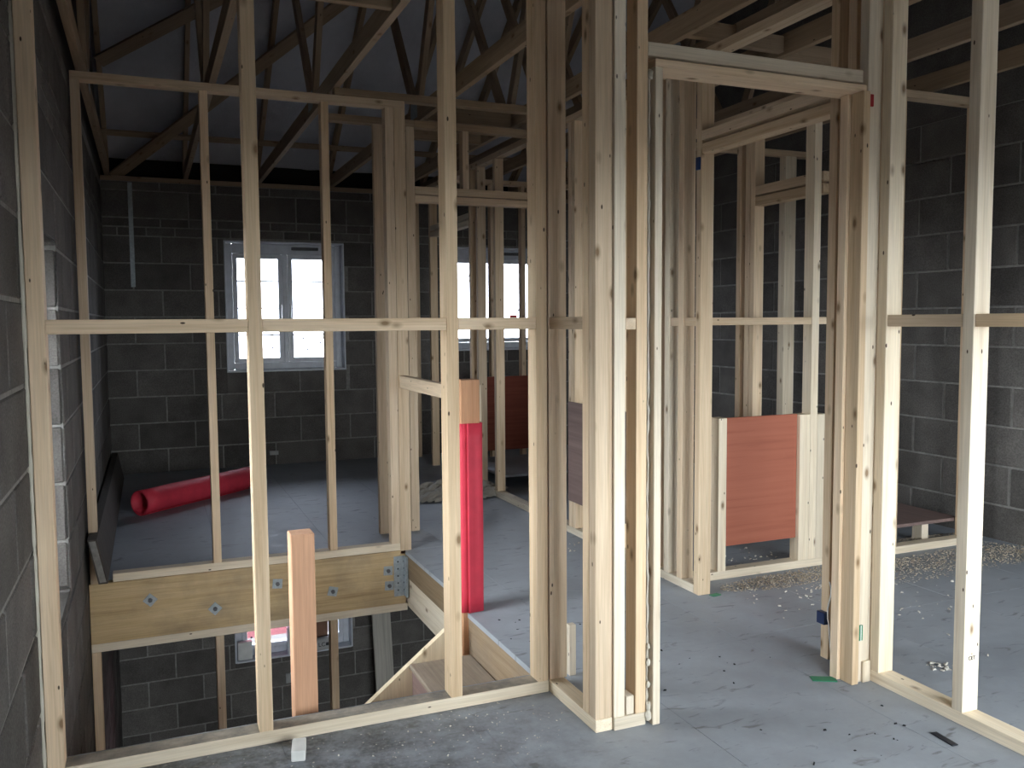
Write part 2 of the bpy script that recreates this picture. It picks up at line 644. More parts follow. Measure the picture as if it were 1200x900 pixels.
# ------------------------------------------------------------------ block walls
XL, XR, YF, YB = -0.305, 4.45, -0.45, 8.0
ZC = 2.45                      # top of block work
ZL = -2.65                     # lower floor
COURSES = []
z = 0.2
zs = []
k = 0.2
while k > ZL - 0.01:
    k -= 0.225
zz = k
while zz < 1.99:
    COURSES.append((zz, zz + 0.225))
    zz += 0.225
COURSES += [(zz, zz + 0.075), (zz + 0.075, zz + 0.15), (zz + 0.15, zz + 0.375), (zz + 0.375, zz + 0.6)]
PLAIN_COURSES = [(0.2 - 0.225 * 14 + 0.225 * i, 0.2 - 0.225 * 13 + 0.225 * i) for i in range(26)]
JT = 0.012


def lay_blocks(parent, plane, axis, sgn, a0, a1, z0, z1, holes, depth=0.05, proud=0.005, max_n=300, shift=0.0, courses=None):
    """blocks on a wall whose face lies on 'plane'; axis = direction along the wall; sgn = where the face looks"""
    n = 0
    for ci, (c0, c1) in enumerate(courses or COURSES):
        if c1 <= z0 + 0.02 or c0 >= z1 - 0.02:
            continue
        thin = (c1 - c0) < 0.1
        L = 0.225 if thin else 0.45
        a = a0 - L * (0.5 if ci % 2 else 0.0) - shift
        while a < a1:
            r = [(max(a, a0) + JT / 2, min(a + L, a1) - JT / 2, max(c0, z0) + JT / 2, min(c1, z1) - JT / 2)]
            a += L
            if r[0][1] - r[0][0] < 0.03 or r[0][3] - r[0][2] < 0.03:
                continue
            for h in holes:
                r = rect_sub(r, h)
            for (p0, p1, q0, q1) in r:
                if p1 - p0 < 0.03 or q1 - q0 < 0.03 or n >= max_n:
                    continue
                n += 1
                w, hgt = round(p1 - p0, 3), round(q1 - q0, 3)
                o = bpy.data.objects.new('block', chamfer_mesh(w, depth, hgt, 0.004, BLOCK))
                j = random.uniform(-0.0015, 0.0015)
                dpos = plane + sgn * (proud + j - depth / 2)
                cc = ((p0 + p1) / 2, (q0 + q1) / 2)
                if axis == 'X':
                    loc = Vector((cc[0], dpos, cc[1]))
                else:
                    loc = Vector((dpos, cc[0], cc[1]))
                    o.rotation_euler = (0, 0, R90)
                o.location = loc - parent.location
                link(o, parent)
    return n


def wall_slab(name, axis, plane, sgn, thick, a0, a1, z0, z1, holes, mat=None):
    rects = [(a0, a1, z0, z1)]
    for h in holes:
        rects = rect_sub(rects, h)
    bx = []
    p, q = (plane, plane - sgn * thick)
    lo, hi = min(p, q), max(p, q)
    for (r0, r1, s0, s1) in rects:
        bx.append((r0, r1, lo, hi, s0, s1) if axis == 'X' else (lo, hi, r0, r1, s0, s1))
    o = boxes_mesh(name, bx, mat or MORTAR)
    return tag(o, kind='structure')


W1 = (0.645, 1.69, 0.835, 1.985)
W2 = (2.68, 3.725, 0.985, 1.985)
W3 = (0.64, 1.70, -1.775, -0.72)
WS = (2.75, 3.75, 0.24, 1.575)
wall_back = wall_slab('wall_back', 'X', YB, -1, 0.3, XL - 0.3, XR + 0.3, ZL, ZC, [W1, W2, W3])
lay_blocks(wall_back, YB, 'X', -1, XL, XR, ZL, ZC, [W1, W2, W3])
wall_left = wall_slab('wall_left', 'Y', XL, 1, 0.3, YF - 0.3, YB, -0.25, ZC, [WS])
lay_blocks(wall_left, XL, 'Y', 1, YF, YB, -0.25, ZC, [WS], shift=0.12)
wall_left_low = wall_slab('wall_left_lower', 'Y', XL, 1, 0.3, YF - 0.3, YB, ZL, -0.25, [])
lay_blocks(wall_left_low, XL, 'Y', 1, 2.2, YB, ZL, -0.25, [], shift=0.12)
wall_right = wall_slab('wall_right', 'Y', XR, -1, 0.3, YF - 0.3, YB, -0.25, ZC, [])
lay_blocks(wall_right, XR, 'Y', -1, YF, YB, -0.25, ZC, [], shift=0.2, courses=PLAIN_COURSES)
wall_slab('wall_right_lower', 'Y', XR, -1, 0.3, YF - 0.3, YB, ZL, -0.25, [], BLOCK)
F1 = (0.75, 2.15, 0.4, 1.62)
F2 = (2.5, 4.05, 0.5, 1.72)
F3 = (0.2, 2.4, -1.85, -0.6)  # unseen lower opening, added to bring light into the lower storey
wall_slab('wall_front', 'X', YF, 1, 0.3, XL - 0.3, XR + 0.3, ZL, ZC, [F1, F2, F3], BLOCK)
# the cut end of the block work in the far side of the stair window
for i, (c0, c1) in enumerate(COURSES):
    q0, q1 = max(c0, WS[2]) + 0.005, min(c1, WS[3]) - 0.005
    if q1 - q0 < 0.03:
        continue
    o = bpy.data.objects.new('block', chamfer_mesh(0.1, 0.04, round(q1 - q0, 3), 0.004, BLOCK))
    o.location = (XL - 0.056, WS[1] - 0.005 + 0.02, (q0 + q1) / 2)
    link(o, wall_left)
    o2 = bpy.data.objects.new('block', chamfer_mesh(0.1, 0.04, round(q1 - q0, 3), 0.004, BLOCK))
    o2.location = (XL - 0.23, WS[1] - 0.006 + 0.02, (q0 + q1) / 2)
    link(o2, wall_left)

# ------------------------------------------------------------------ ground outside
boxes_ground = mesh_obj('ground', [(-60, -60, -2.95), (60, -60, -2.95), (60, 60, -2.95), (-60, 60, -2.95)], [[0, 1, 2, 3]], EARTH)
tag(boxes_ground, kind='structure')

# ------------------------------------------------------------------ floors
VOID_Y0, VOID_Y1, VOID_X = 2.79, 4.635, 1.25
floor = boxes_mesh('floor', [
    (XL, XR, YF, VOID_Y0 - 0.04, -0.24, -0.022),
    (VOID_X + 0.09, XR, VOID_Y0 - 0.04, VOID_Y1, -0.24, -0.022),
    (XL, XR, VOID_Y1 + 0.09, YB, -0.24, -0.022)], SUBFLOOR)
tag(floor, kind='structure')
seams = [0.335, 0.93, 1.53, 2.13, 2.73, 3.33, 3.93]
xs = [XL] + seams + [XR]
ycuts = [YF, 1.35, VOID_Y0, 3.60, VOID_Y1, 7.08, YB]
for yi in range(6):
    y0, y1 = ycuts[yi], ycuts[yi + 1]
    for xi in range(len(xs) - 1):
        x0, x1 = xs[xi], xs[xi + 1]
        ya = y0
        if yi in (2, 3):
            if x1 <= VOID_X:
                continue
            x0 = max(x0, VOID_X if y1 < 3.7 else 1.288)
        if yi == 4 and x1 <= 1.6:
            ya = VOID_Y1 + 0.072
        timber('panel', floor, x0 + 0.0004, x1 - 0.0004, ya + 0.0004, y1 - 0.0004, -0.022, random.uniform(-0.0004, 0.0001), FLOOR, 0.0006, axis='Z')
timber('panel', floor, 1.3265, 1.5296, VOID_Y1 + 0.001, VOID_Y1 + 0.0715, -0.022, 0, FLOOR, 0.0006)
timber('panel', floor, 1.29, 1.326, VOID_Y1 + 0.048, VOID_Y1 + 0.0715, -0.022, 0, FLOOR, 0.0006)
timber('edge_trimmer', floor, XL, VOID_X, VOID_Y0 - 0.04, VOID_Y0 - 0.001, -0.24, -0.023, PLY_BEAM)
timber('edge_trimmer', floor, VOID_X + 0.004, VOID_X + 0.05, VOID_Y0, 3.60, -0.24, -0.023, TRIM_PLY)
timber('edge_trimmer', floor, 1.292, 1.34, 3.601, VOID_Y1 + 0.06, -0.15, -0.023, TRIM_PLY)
timber('edge_trimmer', floor, 1.300, 1.34, 3.601, VOID_Y1 + 0.06, -0.32, -0.151, PINE_PALE)
floor_low = boxes_mesh('floor_lower', [(XL, XR, YF, YB, ZL - 0.2, ZL)], SCREED)
tag(floor_low, kind='structure')

# ------------------------------------------------------------------ roof shell
Y_EAVE, Z_EAVE, SL, Y_RIDGE = 8.2, 2.645, 0.70, 3.8


def underlay(y):
    return Z_EAVE + SL * ((Y_EAVE - y) if y > Y_RIDGE else (y - (2 * Y_RIDGE - Y_EAVE)))


def roof_plane(name, ya, yb):
    nx, ny = 40, 26
    v, f = [], []
    x0, x1 = XL - 0.3, XR + 0.3
    for j in range(ny + 1):
        y = ya + (yb - ya) * j / ny
        for i in range(nx + 1):
            x = x0 + (x1 - x0) * i / nx
            sag = 0.012 * math.sin(i * 1.9 + j * 0.3) * math.sin(j * 1.2 + i * 0.17)
            v.append((x, y, underlay(y) + 0.015 + (sag if 0 < j < ny else 0)))
    for j in range(ny):
        for i in range(nx):
            a = j * (nx + 1) + i
            f.append([a, a + 1, a + nx + 2, a + nx + 1])
    o = mesh_obj(name, v, f, UNDERLAY, smooth=True)
    s = o.modifiers.new('thickness', 'SOLIDIFY')
    s.thickness = 0.02
    s.offset = 1
    return tag(o, kind='structure')


roof_plane('ceiling_back_slope', Y_RIDGE, Y_EAVE + 0.12)
roof_plane('ceiling_front_slope', 2 * Y_RIDGE - Y_EAVE - 0.12, Y_RIDGE)
for nm, xa, xb in (('wall_left_gable', XL - 0.3, XL), ('wall_right_gable', XR, XR + 0.3)):
    g = prism(nm, [(-0.75, ZC), (8.3, ZC), (8.3, underlay(8.3) + 0.01), (Y_RIDGE, underlay(Y_RIDGE) + 0.01), (-0.75, underlay(-0.75) + 0.01)], 'X', xa, xb, BLOCK)
    tag(g, kind='structure')
tag(boxes_mesh('trim_1', [(XL - 0.3, XR + 0.3, 8.19, 8.21, ZC, Z_EAVE + 0.02)], BLACK), kind='structure')
tag(boxes_mesh('trim_2', [(XL - 0.3, XR + 0.3, -0.61, -0.59, ZC, Z_EAVE + 0.02)], BLACK), kind='structure')
for i, (y0, y1) in enumerate(((8.0, 8.1), (-0.55, -0.45))):
    o = timber('trim_%d' % (i + 3), None, XL, XR, y0, y1, ZC, ZC + 0.04, PINE_ROOF)
    tag(o, kind='structure')

# ------------------------------------------------------------------ windows
def bar(parent, name, x0, x1, y0, y1, z0, z1, mat, c=0.004):
    return timber(name, parent, x0, x1, y0, y1, z0, z1, mat, c)


def casement(name, op, yf, handle=True, bars=(), head=0.09, foot=0.06):
    """two-light white window in the back wall opening op; yf = inner face of the frame"""
    x0, x1, z0, z1 = op
    w = empty(name, ((x0 + x1) / 2, yf, z0))
    tag(w, kind='structure')
    # reveal boards, flush with the inside of the wall
    bar(w, 'reveal_board', x0, x0 + 0.015, YB - 0.012, yf + 0.06, z0, z1, UPVC)
    bar(w, 'reveal_board', x1 - 0.015, x1, YB - 0.012, yf + 0.06, z0, z1, UPVC)
    bar(w, 'reveal_board', x0 + 0.015, x1 - 0.015, YB - 0.012, yf + 0.06, z1 - 0.015, z1, UPVC)
    bar(w, 'sill_board', x0 + 0.015, x1 - 0.015, YB - 0.02, yf + 0.06, z0, z0 + 0.018, UPVC)
    a0, a1, b0, b1 = x0 + 0.016, x1 - 0.016, z0 + 0.019, z1 - 0.016
    fw = 0.058
    bar(w, 'frame', a0, a0 + fw, yf, yf + 0.07, b0, b1, UPVC, 0.006)
    bar(w, 'frame', a1 - fw, a1, yf, yf + 0.07, b0, b1, UPVC, 0.006)
    bar(w, 'frame', a0 + fw, a1 - fw, yf, yf + 0.07, b1 - head, b1, UPVC, 0.006)
    bar(w, 'frame', a0 + fw, a1 - fw, yf, yf + 0.07, b0, b0 + foot, UPVC, 0.006)
    xm = (a0 + a1) / 2 + 0.006
    bar(w, 'mullion', xm - 0.022, xm + 0.022, yf, yf + 0.07, b0 + foot, b1 - head, UPVC, 0.006)
    bar(w, 'trickle_vent', xm + 0.06, a1 - 0.2, yf - 0.012, yf - 0.001, b1 - 0.05, b1 - 0.022, GASKET)
    out, sashes = [], []
    for (s0, s1) in ((a0 + fw, xm - 0.022), (xm + 0.022, a1 - fw)):
        t0, t1 = b0 + foot, b1 - head
        sw = 0.040
        sash = boxes_mesh('sash', [(q0, q1, yf - 0.012, yf + 0.05, r0, r1) for (q0, q1, r0, r1) in
                                   ((s0 + 0.002, s0 + sw, t0 + 0.002, t1 - 0.002), (s1 - sw, s1 - 0.002, t0 + 0.002, t1 - 0.002),
                                    (s0 + sw, s1 - sw, t0 + 0.002, t0 + sw), (s0 + sw, s1 - sw, t1 - sw, t1 - 0.002))], UPVC, w)
        sashes.append(sash)
        p = timber('pane', sash, s0 + sw - 0.004, s1 - sw + 0.004, yf + 0.018, yf + 0.024, t0 + sw - 0.004, t1 - sw + 0.004, FILMED, 0.0008)
        for zb in bars:
            bar(sash, 'glazing_bar', s0 + sw, s1 - sw, yf + 0.012, yf + 0.030, zb - 0.006, zb + 0.006, GASKET, 0.001)
        out.append((s0 + sw, s1 - sw, t0 + sw, t1 - sw))
    if handle:
        for sx, sh in ((xm - 0.042, sashes[0]), (xm + 0.042, sashes[1])):
            hz = (z0 + z1) / 2 - 0.02
            bar(sh, 'handle', sx - 0.009, sx + 0.009, yf - 0.05, yf - 0.036, hz - 0.09, hz + 0.03, CHROME, 0.004)
            bar(sh, 'handle', sx - 0.011, sx + 0.011, yf - 0.036, yf - 0.0125, hz, hz + 0.045, CHROME, 0.004)
    # protective film stickers: a few small dots on the panes
    v, f = [], []
    for (s0, s1, t0, t1) in out:
        for _ in range(6):
            cx, cz = random.uniform(s0 + 0.04, s1 - 0.04), random.uniform(t0 + 0.04, t1 - 0.04)
            k0 = len(v)
            for yy in (yf + 0.0155, yf + 0.0175):
                for q in range(8):
                    v.append((cx + 0.010 * math.cos(q * math.pi / 4) - w.location[0], yy - w.location[1], cz + 0.010 * math.sin(q * math.pi / 4) - w.location[2]))
            f.append([k0 + q for q in range(8)])
            f.append([k0 + 8 + q for q in range(8)][::-1])
            for q in range(8):
                f.append([k0 + q, k0 + (q + 1) % 8, k0 + 8 + (q + 1) % 8, k0 + 8 + q])
    so = mesh_obj('sticker_dots', v, f, BLUE, w)
    tag(so, kind='stuff')
    return w, out


win1, p1 = casement('window_1', W1, 8.085, bars=(1.64, 1.40, 1.16))
win2, p2 = casement('window_2', W2, 8.085)
win3, p3 = casement('window_3', W3, 8.085)
# red sticker on the right-hand light of the second window
s0 = p2[1][0] + 0.10
st = timber('sticker', win2, s0, s0 + 0.075, 8.099, 8.1025, 1.285, 1.33, STICK, 0.0005)
timber('sticker_band', st, s0 + 0.012, s0 + 0.064, 8.0975, 8.0989, 1.299, 1.309, WHITE, 0.0003)
# pink film left on the lower window
q = p3[0]
timber('film', win3, q[0] + 0.005, q[1] - 0.005, 8.098, 8.1005, q[2] + 0.06, q[3] - 0.01, PINKFILM, 0.0005)
beam('film_mark', win3, (q[0] + 0.14, 8.096, q[2] + 0.10), (q[0] + 0.30, 8.096, q[2] + 0.22), 0.002, 0.022, (0, 1, 0), STICK, 0.0005)
# stair window in the side wall and the two front windows, plus an added lower one
def plain_window(name, axis, at, a0, a1, z0, z1):
    c = (at, (a0 + a1) / 2, z0) if axis == 'Y' else ((a0 + a1) / 2, at, z0)
    w = empty(name, c)
    tag(w, kind='structure')

    def bb(nm, r0, r1, s0, s1, d0, d1, mat):
        if axis == 'Y':
            timber(nm, w, at + d0, at + d1, r0, r1, s0, s1, mat, 0.005)
        else:
            timber(nm, w, r0, r1, at + d0, at + d1, s0, s1, mat, 0.005)
    am = (a0 + a1) / 2
    for (r0, r1, s0, s1) in ((a0, a0 + 0.07, z0, z1), (a1 - 0.07, a1, z0, z1), (a0 + 0.07, a1 - 0.07, z1 - 0.07, z1), (a0 + 0.07, a1 - 0.07, z0, z0 + 0.07)):
        bb('frame', r0, r1, s0, s1, -0.035, 0.035, UPVC)
    bb('mullion', am - 0.035, am + 0.035, z0 + 0.07, z1 - 0.07, -0.03, 0.03, UPVC)
    bb('pane', a0 + 0.068, am - 0.033, z0 + 0.068, z1 - 0.068, -0.004, 0.004, GLASS)
    bb('pane', am + 0.033, a1 - 0.068, z0 + 0.068, z1 - 0.068, -0.004, 0.004, GLASS)
    return w


plain_window('window_4', 'Y', XL - 0.25, WS[0], WS[1] - 0.03, WS[2], WS[3])
plain_window('window_5', 'X', YF - 0.1, F1[0], F1[1], F1[2], F1[3])
plain_window('window_6', 'X', YF - 0.1, F2[0], F2[1], F2[2], F2[3])
plain_window('added_window_7', 'X', YF - 0.1, F3[0], F3[1], F3[2], F3[3])  # unseen, added only to light the lower storey
beam('trim_5', None, (XL - 0.004, WS[0] - 0.1, WS[3] + 0.01), (XL - 0.004, WS[1] + 0.1, WS[3] + 0.01), 0.02, 0.006, (0, 0, 1), GALV)
tag(bpy.data.objects['trim_5'], kind='structure')

# ------------------------------------------------------------------ roof trusses
ZT = 2.49          # underside of bottom chords
TX = [-0.272, 0.340, 0.945, 1.580, 2.185, 2.480, 2.780, 3.390, 3.960]
ORD = ['first', 'second', 'third', 'fourth', 'fifth', 'sixth', 'seventh', 'eighth', 'ninth']


def truss(x0, i):
    xm = x0 + 0.0175
    t = empty('roof_truss', (xm, Y_RIDGE, ZT), '%s roof truss counted from the block wall on the left' % ORD[i], 'roof truss', 'roof trusses')
    ya, yb = 2 * Y_RIDGE - 8.18, 8.18
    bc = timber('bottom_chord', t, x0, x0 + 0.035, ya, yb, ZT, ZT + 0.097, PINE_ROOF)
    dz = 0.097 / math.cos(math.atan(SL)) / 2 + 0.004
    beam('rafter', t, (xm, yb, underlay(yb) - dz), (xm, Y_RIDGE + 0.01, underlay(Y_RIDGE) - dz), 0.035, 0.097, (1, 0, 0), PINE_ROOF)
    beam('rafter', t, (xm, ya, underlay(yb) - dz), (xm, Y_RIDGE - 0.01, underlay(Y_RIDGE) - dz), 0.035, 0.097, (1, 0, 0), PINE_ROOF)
    for s in (1, -1):
        yn = Y_RIDGE + s * 1.52
        ym = Y_RIDGE + s * 2.45
        beam('web', t, (xm, yn + s * 0.03, ZT + 0.095), (xm, ym, underlay(ym) - 0.12), 0.034, 0.072, (1, 0, 0), PINE_ROOF)
        beam('web', t, (xm, yn - s * 0.04, ZT + 0.095), (xm, Y_RIDGE + s * 0.06, underlay(Y_RIDGE) - 0.16), 0.034, 0.072, (1, 0, 0), PINE_ROOF)
        for sx in (x0 - 0.0016, x0 + 0.0355):
            timber('nail_plate', bc, sx, sx + 0.0011, yn - 0.07, yn + 0.07, ZT + 0.03, ZT + 0.13, GALV, 0.0002)
    return t


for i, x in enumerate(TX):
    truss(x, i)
# bracing on the trusses
bm_ = beam('diagonal_brace', None, (-0.20, 8.09, 2.50), (1.50, 6.42, 3.66), 0.025, 0.097, (0, 0.57, 0.82), PINE_ROOF)
tag(bm_, 'long diagonal brace rising to the right under the far left rafters', 'roof brace')
bm_ = beam('diagonal_brace', None, (-0.25, 7.12, 3.165), (0.9, 6.37, 3.70), 0.025, 0.097, (0, 0.57, 0.82), PINE_ROOF)
tag(bm_, 'shorter upper diagonal brace by the left gable under the rafters', 'roof brace')
bm_ = beam('roof_batten', None, (-0.28, 7.76, 2.79), (4.2, 7.76, 2.79), 0.022, 0.05, (0, 0.57, 0.82), PINE_ROOF)
tag(bm_, 'thin level batten fixed under the rafters near the far eaves', 'roof batten')


def loose(name, label, cat, *dims, mat=None, group=None, axis=None):
    o = timber(name, None, *dims, mat or PINE, axis=axis)
    return tag(o, label, cat, group)


for i, (a, b, yy, lab) in enumerate((
        (0.376, 0.944, 3.45, 'short noggin between the second and third truss chords above the stairs'),
        (2.221, 2.479, 3.30, 'short noggin between the fifth and sixth truss chords over the doorway'),
        (2.516, 2.779, 3.34, 'short noggin between the sixth and seventh truss chords over the doorway'),
        (2.816, 3.389, 3.40, 'longer noggin between the seventh and eighth truss chords'))):
    loose('chord_noggin', lab, 'noggin', a, b, yy, yy + 0.04, ZT + 0.012, ZT + 0.085, mat=PINE_ROOF)
loose('hatch_trimmer', 'deep hatch trimmer between the fourth and fifth trusses over the landing', 'trimmer', 1.616, 2.184, 5.20, 5.24, ZT, ZT + 0.097, mat=PINE_ROOF)
loose('hatch_trimmer', 'far hatch trimmer between the fourth and fifth trusses over the landing', 'trimmer', 1.616, 2.184, 5.75, 5.79, ZT, ZT + 0.097, mat=PINE_ROOF)
loose('hatch_trimmer', 'short trimmer between the fifth and sixth trusses beside the hatch', 'trimmer', 2.221, 2.479, 5.20, 5.24, ZT, ZT + 0.097, mat=PINE_ROOF)

# ------------------------------------------------------------------ stud partitions
T, D = 0.040, 0.066
ZTP = 2.41                     # underside of the top plate


def st_x(parent, x, y, z0=0.04, z1=ZTP, t=T, d=D, mat=None, name='stud'):
    """stud of a partition running along x: left face x, front face y"""
    return timber(name, parent, x, x + t, y, y + d, z0, z1, mat or random.choice((PINE, PINE, PINE_PALE)))


def st_y(parent, x, y, z0=0.04, z1=ZTP, t=T, d=D, mat=None, name='stud'):
    """stud of a partition running along y: left face x, front face y"""
    return timber(name, parent, x, x + d, y, y + t, z0, z1, mat or random.choice((PINE, PINE, PINE_PALE)))


# --- foreground partition in front of the stair well
Y1 = 2.63
A = empty('stud_partition', (0.46, Y1, 0), 'open stud partition in front of the stair well, nearest on the left', 'partition')
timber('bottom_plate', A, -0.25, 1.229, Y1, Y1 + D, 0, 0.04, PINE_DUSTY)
timber('top_plate', A, -0.29, 1.229, Y1, Y1 + D, ZTP, 2.45)
timber('stud', A, -0.290, -0.247, Y1, Y1 + D, 0.0, ZTP)
for x in (0.274, 0.877, 1.187):
    st_x(A, x, Y1, mat=PINE)
for (a, b) in ((-0.247, 0.274), (0.314, 0.877), (0.917, 1.187)):
    timber('noggin', A, a, b, Y1 + 0.002, Y1 + D - 0.004, 1.236, 1.275)
pts = [(-0.2965, Y1 + 0.012, 0.02 + i * 0.03) for i in range(80)]
fs = tube('foam_seal', pts, 0.0085, FOAM, A, 7, 0.45)
tag(fs, 'ragged white foam bead beside the wall stud')

# --- short partition returning towards the camera, and the door side
B = empty('stud_partition', (1.30, 2.45, 0), 'short return partition with the tall corner post left of the doorway', 'partition')
timber('bottom_plate', B, 1.231, 1.289, 2.298, 2.70, 0, 0.04, PINE_PALE)
timber('bottom_plate', B, 1.290, 1.402, 2.288, 2.352, 0, 0.04, PINE_PALE)
timber('top_plate', B, 1.231, 1.289, 2.298, 2.70, ZTP, 2.45)
timber('top_plate', B, 1.290, 2.294, 2.288, 2.352, ZTP, 2.45)
timber('stud', B, 1.231, 1.289, 2.300, 2.341, 0.04, ZTP, PINE)
timber('stud', B, 1.231, 1.289, 2.343, 2.385, 0.04, ZTP, PINE)
timber('stud', B, 1.233, 1.299, 2.632, 2.672, 0.04, ZTP, PINE)
timber('noggin', B, 1.236, 1.284, 2.386, 2.631, 1.236, 1.275)
timber('stud', B, 1.290, 1.328, 2.290, 2.352, 0.04, ZTP, PINE_PALE)
timber('stud', B, 1.366, 1.403, 2.290, 2.352, 0.04, ZTP, PINE)
timber('noggin', B, 1.3285, 1.3655, 2.292, 2.350, 1.235, 1.27)
timber('offcut', B, 1.335, 1.362, 2.292, 2.34, 0.041, 0.10, PINE_PALE)
timber('door_head', B, 1.404, 2.235, 2.290, 2.350, 2.048, 2.088, PINE_PALE)
loose('upright_offcut', 'short upright offcut standing behind the corner post', 'offcut', 1.352, 1.378, 2.72, 2.745, 0, 0.185, mat=PINE_PALE)

# --- door lining
DL = empty('door_lining', (1.82, 2.30, 0), 'timber door lining of the doorway in the middle foreground', 'door lining')
timber('jamb', DL, 1.418, 1.444, 2.272, 2.375, 0.001, 2.012, PINE_PALE)
timber('jamb', DL, 2.205, 2.234, 2.254, 2.312, 0.001, 2.012, PINE)
timber('jamb_stop', DL, 2.193, 2.222, 2.3125, 2.349, 0.001, 2.012, PINE)
timber('head', DL, 1.418, 2.234, 2.272, 2.375, 2.0125, 2.036, PINE)
pts = [(1.4105, 2.296 + random.uniform(-0.003, 0.003), 0.03 + i * 0.02) for i in range(100)]
fs = tube('foam_bead', pts, 0.0038, FOAM, DL, 7, 0.5)
tag(fs, 'white expanding foam bead between lining and stud')
for (zz, r) in ((0.03, 0.011), (0.06, 0.009), (0.13, 0.007), (0.20, 0.008), (0.25, 0.006), (1.99, 0.009)):
    bm2 = bmesh.new()
    bmesh.ops.create_icosphere(bm2, subdivisions=2, radius=r)
    for vv in bm2.verts:
        vv.co *= random.uniform(0.8, 1.15)
        vv.co.z *= 1.7
    me = bpy.data.meshes.new('foam_blob')
    bm2.to_mesh(me)
    bm2.free()
    me.materials.append(FOAM)
    o = bpy.data.objects.new('foam_blob', me)
    o.location = Vector((1.409, 2.286, zz)) - DL.location
    link(o, DL)

# --- long partition beside the hall, near part
XH = 2.295
Cc = empty('stud_partition', (XH, 0.9, 0), 'long stud partition on the right, running towards the camera', 'partition')
timber('bottom_plate', Cc, XH, XH + D, YF + 0.01, 2.268, 0, 0.04, PINE_PALE)
timber('top_plate', Cc, XH, XH + D, YF + 0.01, 2.286, ZTP, 2.45)
for y in (2.226, 1.889, 1.29, 0.69, 0.09, -0.44):
    st_y(Cc, XH, y, mat=PINE_PALE)
for (a, b) in ((1.930, 2.225), (1.331, 1.888), (0.731, 1.289), (0.131, 0.689)):
    timber('noggin', Cc, XH + 0.003, XH + D - 0.003, a, b, 1.236, 1.275)
timber('packer_stud', Cc, 2.2355, 2.2945, 2.268, 2.308, 0.0, ZTP, PINE_PALE)
timber('foot_block', Cc, 2.258, 2.292, 2.258, 2.2675, 0.0, 0.075, PINE_PALE)

# --- long partition beside the hall, far part with the second doorway
Dd = empty('stud_partition', (XH + 0.005, 4.2, 0), 'far part of the hall partition, beyond the second doorway on the right', 'partition')
for y in (2.312, 2.385, 2.468):
    st_y(Dd, XH, y, z0=0.0, mat=PINE)
X2 = 2.300
for y in (3.300, 3.440, 3.555, 3.650):
    st_y(Dd, X2, y, z0=0.0 if y == 3.300 else 0.04, mat=PINE if y != 3.555 else PINE_PALE)
timber('bottom_plate', Dd, X2, X2 + D, 3.341, 6.20, 0, 0.04, PINE_PALE)
timber('top_plate', Dd, X2, X2 + D, 2.355, 7.98, ZTP, 2.45)
timber('lintel', Dd, X2 + 0.001, X2 + D - 0.001, 2.509, 3.299, 2.000, 2.042, PINE)
timber('lintel', Dd, X2 - 0.004, X2 + D - 0.004, 2.509, 3.299, 2.056, 2.098, PINE)
for y in (4.05, 4.555, 4.600, 5.20, 5.80, 6.155):
    st_y(Dd, X2 + 0.004, y, mat=PINE)
for (a, b) in ((3.341, 3.439), (3.481, 3.554), (3.691, 4.049), (4.091, 4.554), (4.641, 5.199), (5.241, 5.799)):
    timber('noggin', Dd, X2 + 0.006, X2 + D - 0.003, a, b, 1.236, 1.275)
for y in (6.30, 7.32):
    st_y(Dd, X2, y, z0=0.0, mat=PINE)
st_y(Dd, X2 + 0.0, 7.86, z0=0.0, mat=PINE)
timber('lintel', Dd, X2 + 0.002, X2 + D - 0.002, 6.341, 7.319, 2.00, 2.04, PINE_PALE)
timber('lintel', Dd, X2 + 0.002, X2 + D - 0.002, 6.341, 7.319, 2.055, 2.095, PINE_PALE)

# --- cross partition in the right-hand rooms
E5 = 3.468
Ee = empty('stud_partition', (3.4, E5, 0), 'cross partition with the low boxed frame behind the second doorway', 'partition')
timber('bottom_plate', Ee, X2 + D + 0.001, 4.23, E5, E5 + D, 0, 0.04, PINE_PALE)
timber('top_plate', Ee, X2 + D + 0.001, 4.26, E5, E5 + D, ZTP, 2.45)
st_x(Ee, 3.645, E5, mat=PINE)
st_x(Ee, 4.19, E5, mat=PINE)
st_x(Ee, 3.085, E5, t=0.045, mat=PINE_PALE)
timber('low_stud', Ee, 2.528, 2.575, E5, E5 + D, 0.04, 0.79, PINE_PALE)
timber('low_stud', Ee, 3.020, 3.084, E5, E5 + D, 0.04, 0.785, PINE_PALE)
timber('low_stud', Ee, 3.131, 3.195, E5, E5 + D, 0.04, 0.782, PINE_PALE)
for (a, b) in ((X2 + D + 0.001, 3.084), (3.131, 3.644), (3.686, 4.189)):
    timber('noggin', Ee, a, b, E5 + 0.003, E5 + D - 0.003, 1.238, 1.274)
o = loose('access_board', 'red-brown plywood board between the low posts behind the second doorway', 'board', 2.577, 3.018, E5 + 0.02, E5 + 0.032, 0.155, 0.788, mat=RED_PLY, axis='X')

# --- partition with a doorway further back on the right
Ff = empty('stud_partition', (3.2, 4.2, 0), 'partition with a doorway deep behind the red-brown board', 'partition')
for (x, y) in ((3.2, 4.075), (3.2, 4.12), (3.2, 4.20), (3.2, 4.95), (3.2, 5.55)):
    st_y(Ff, x, y, z0=0.0, mat=PINE)
timber('lintel', Ff, 3.201, 3.265, E5 + D + 0.001, 4.074, 1.905, 1.955, PINE)
timber('lintel', Ff, 3.201, 3.265, E5 + D + 0.001, 4.074, 1.965, 2.015, PINE)
timber('top_plate', Ff, 3.2, 3.266, E5 + D + 0.001, 5.59, ZTP, 2.45)
st_x(Ff, 4.19, 5.0, z0=0.0, t=0.095, mat=PINE_PALE)
timber('top_plate', Ff, 3.267, XR - 0.008, 5.0, 5.066, ZTP, 2.45)

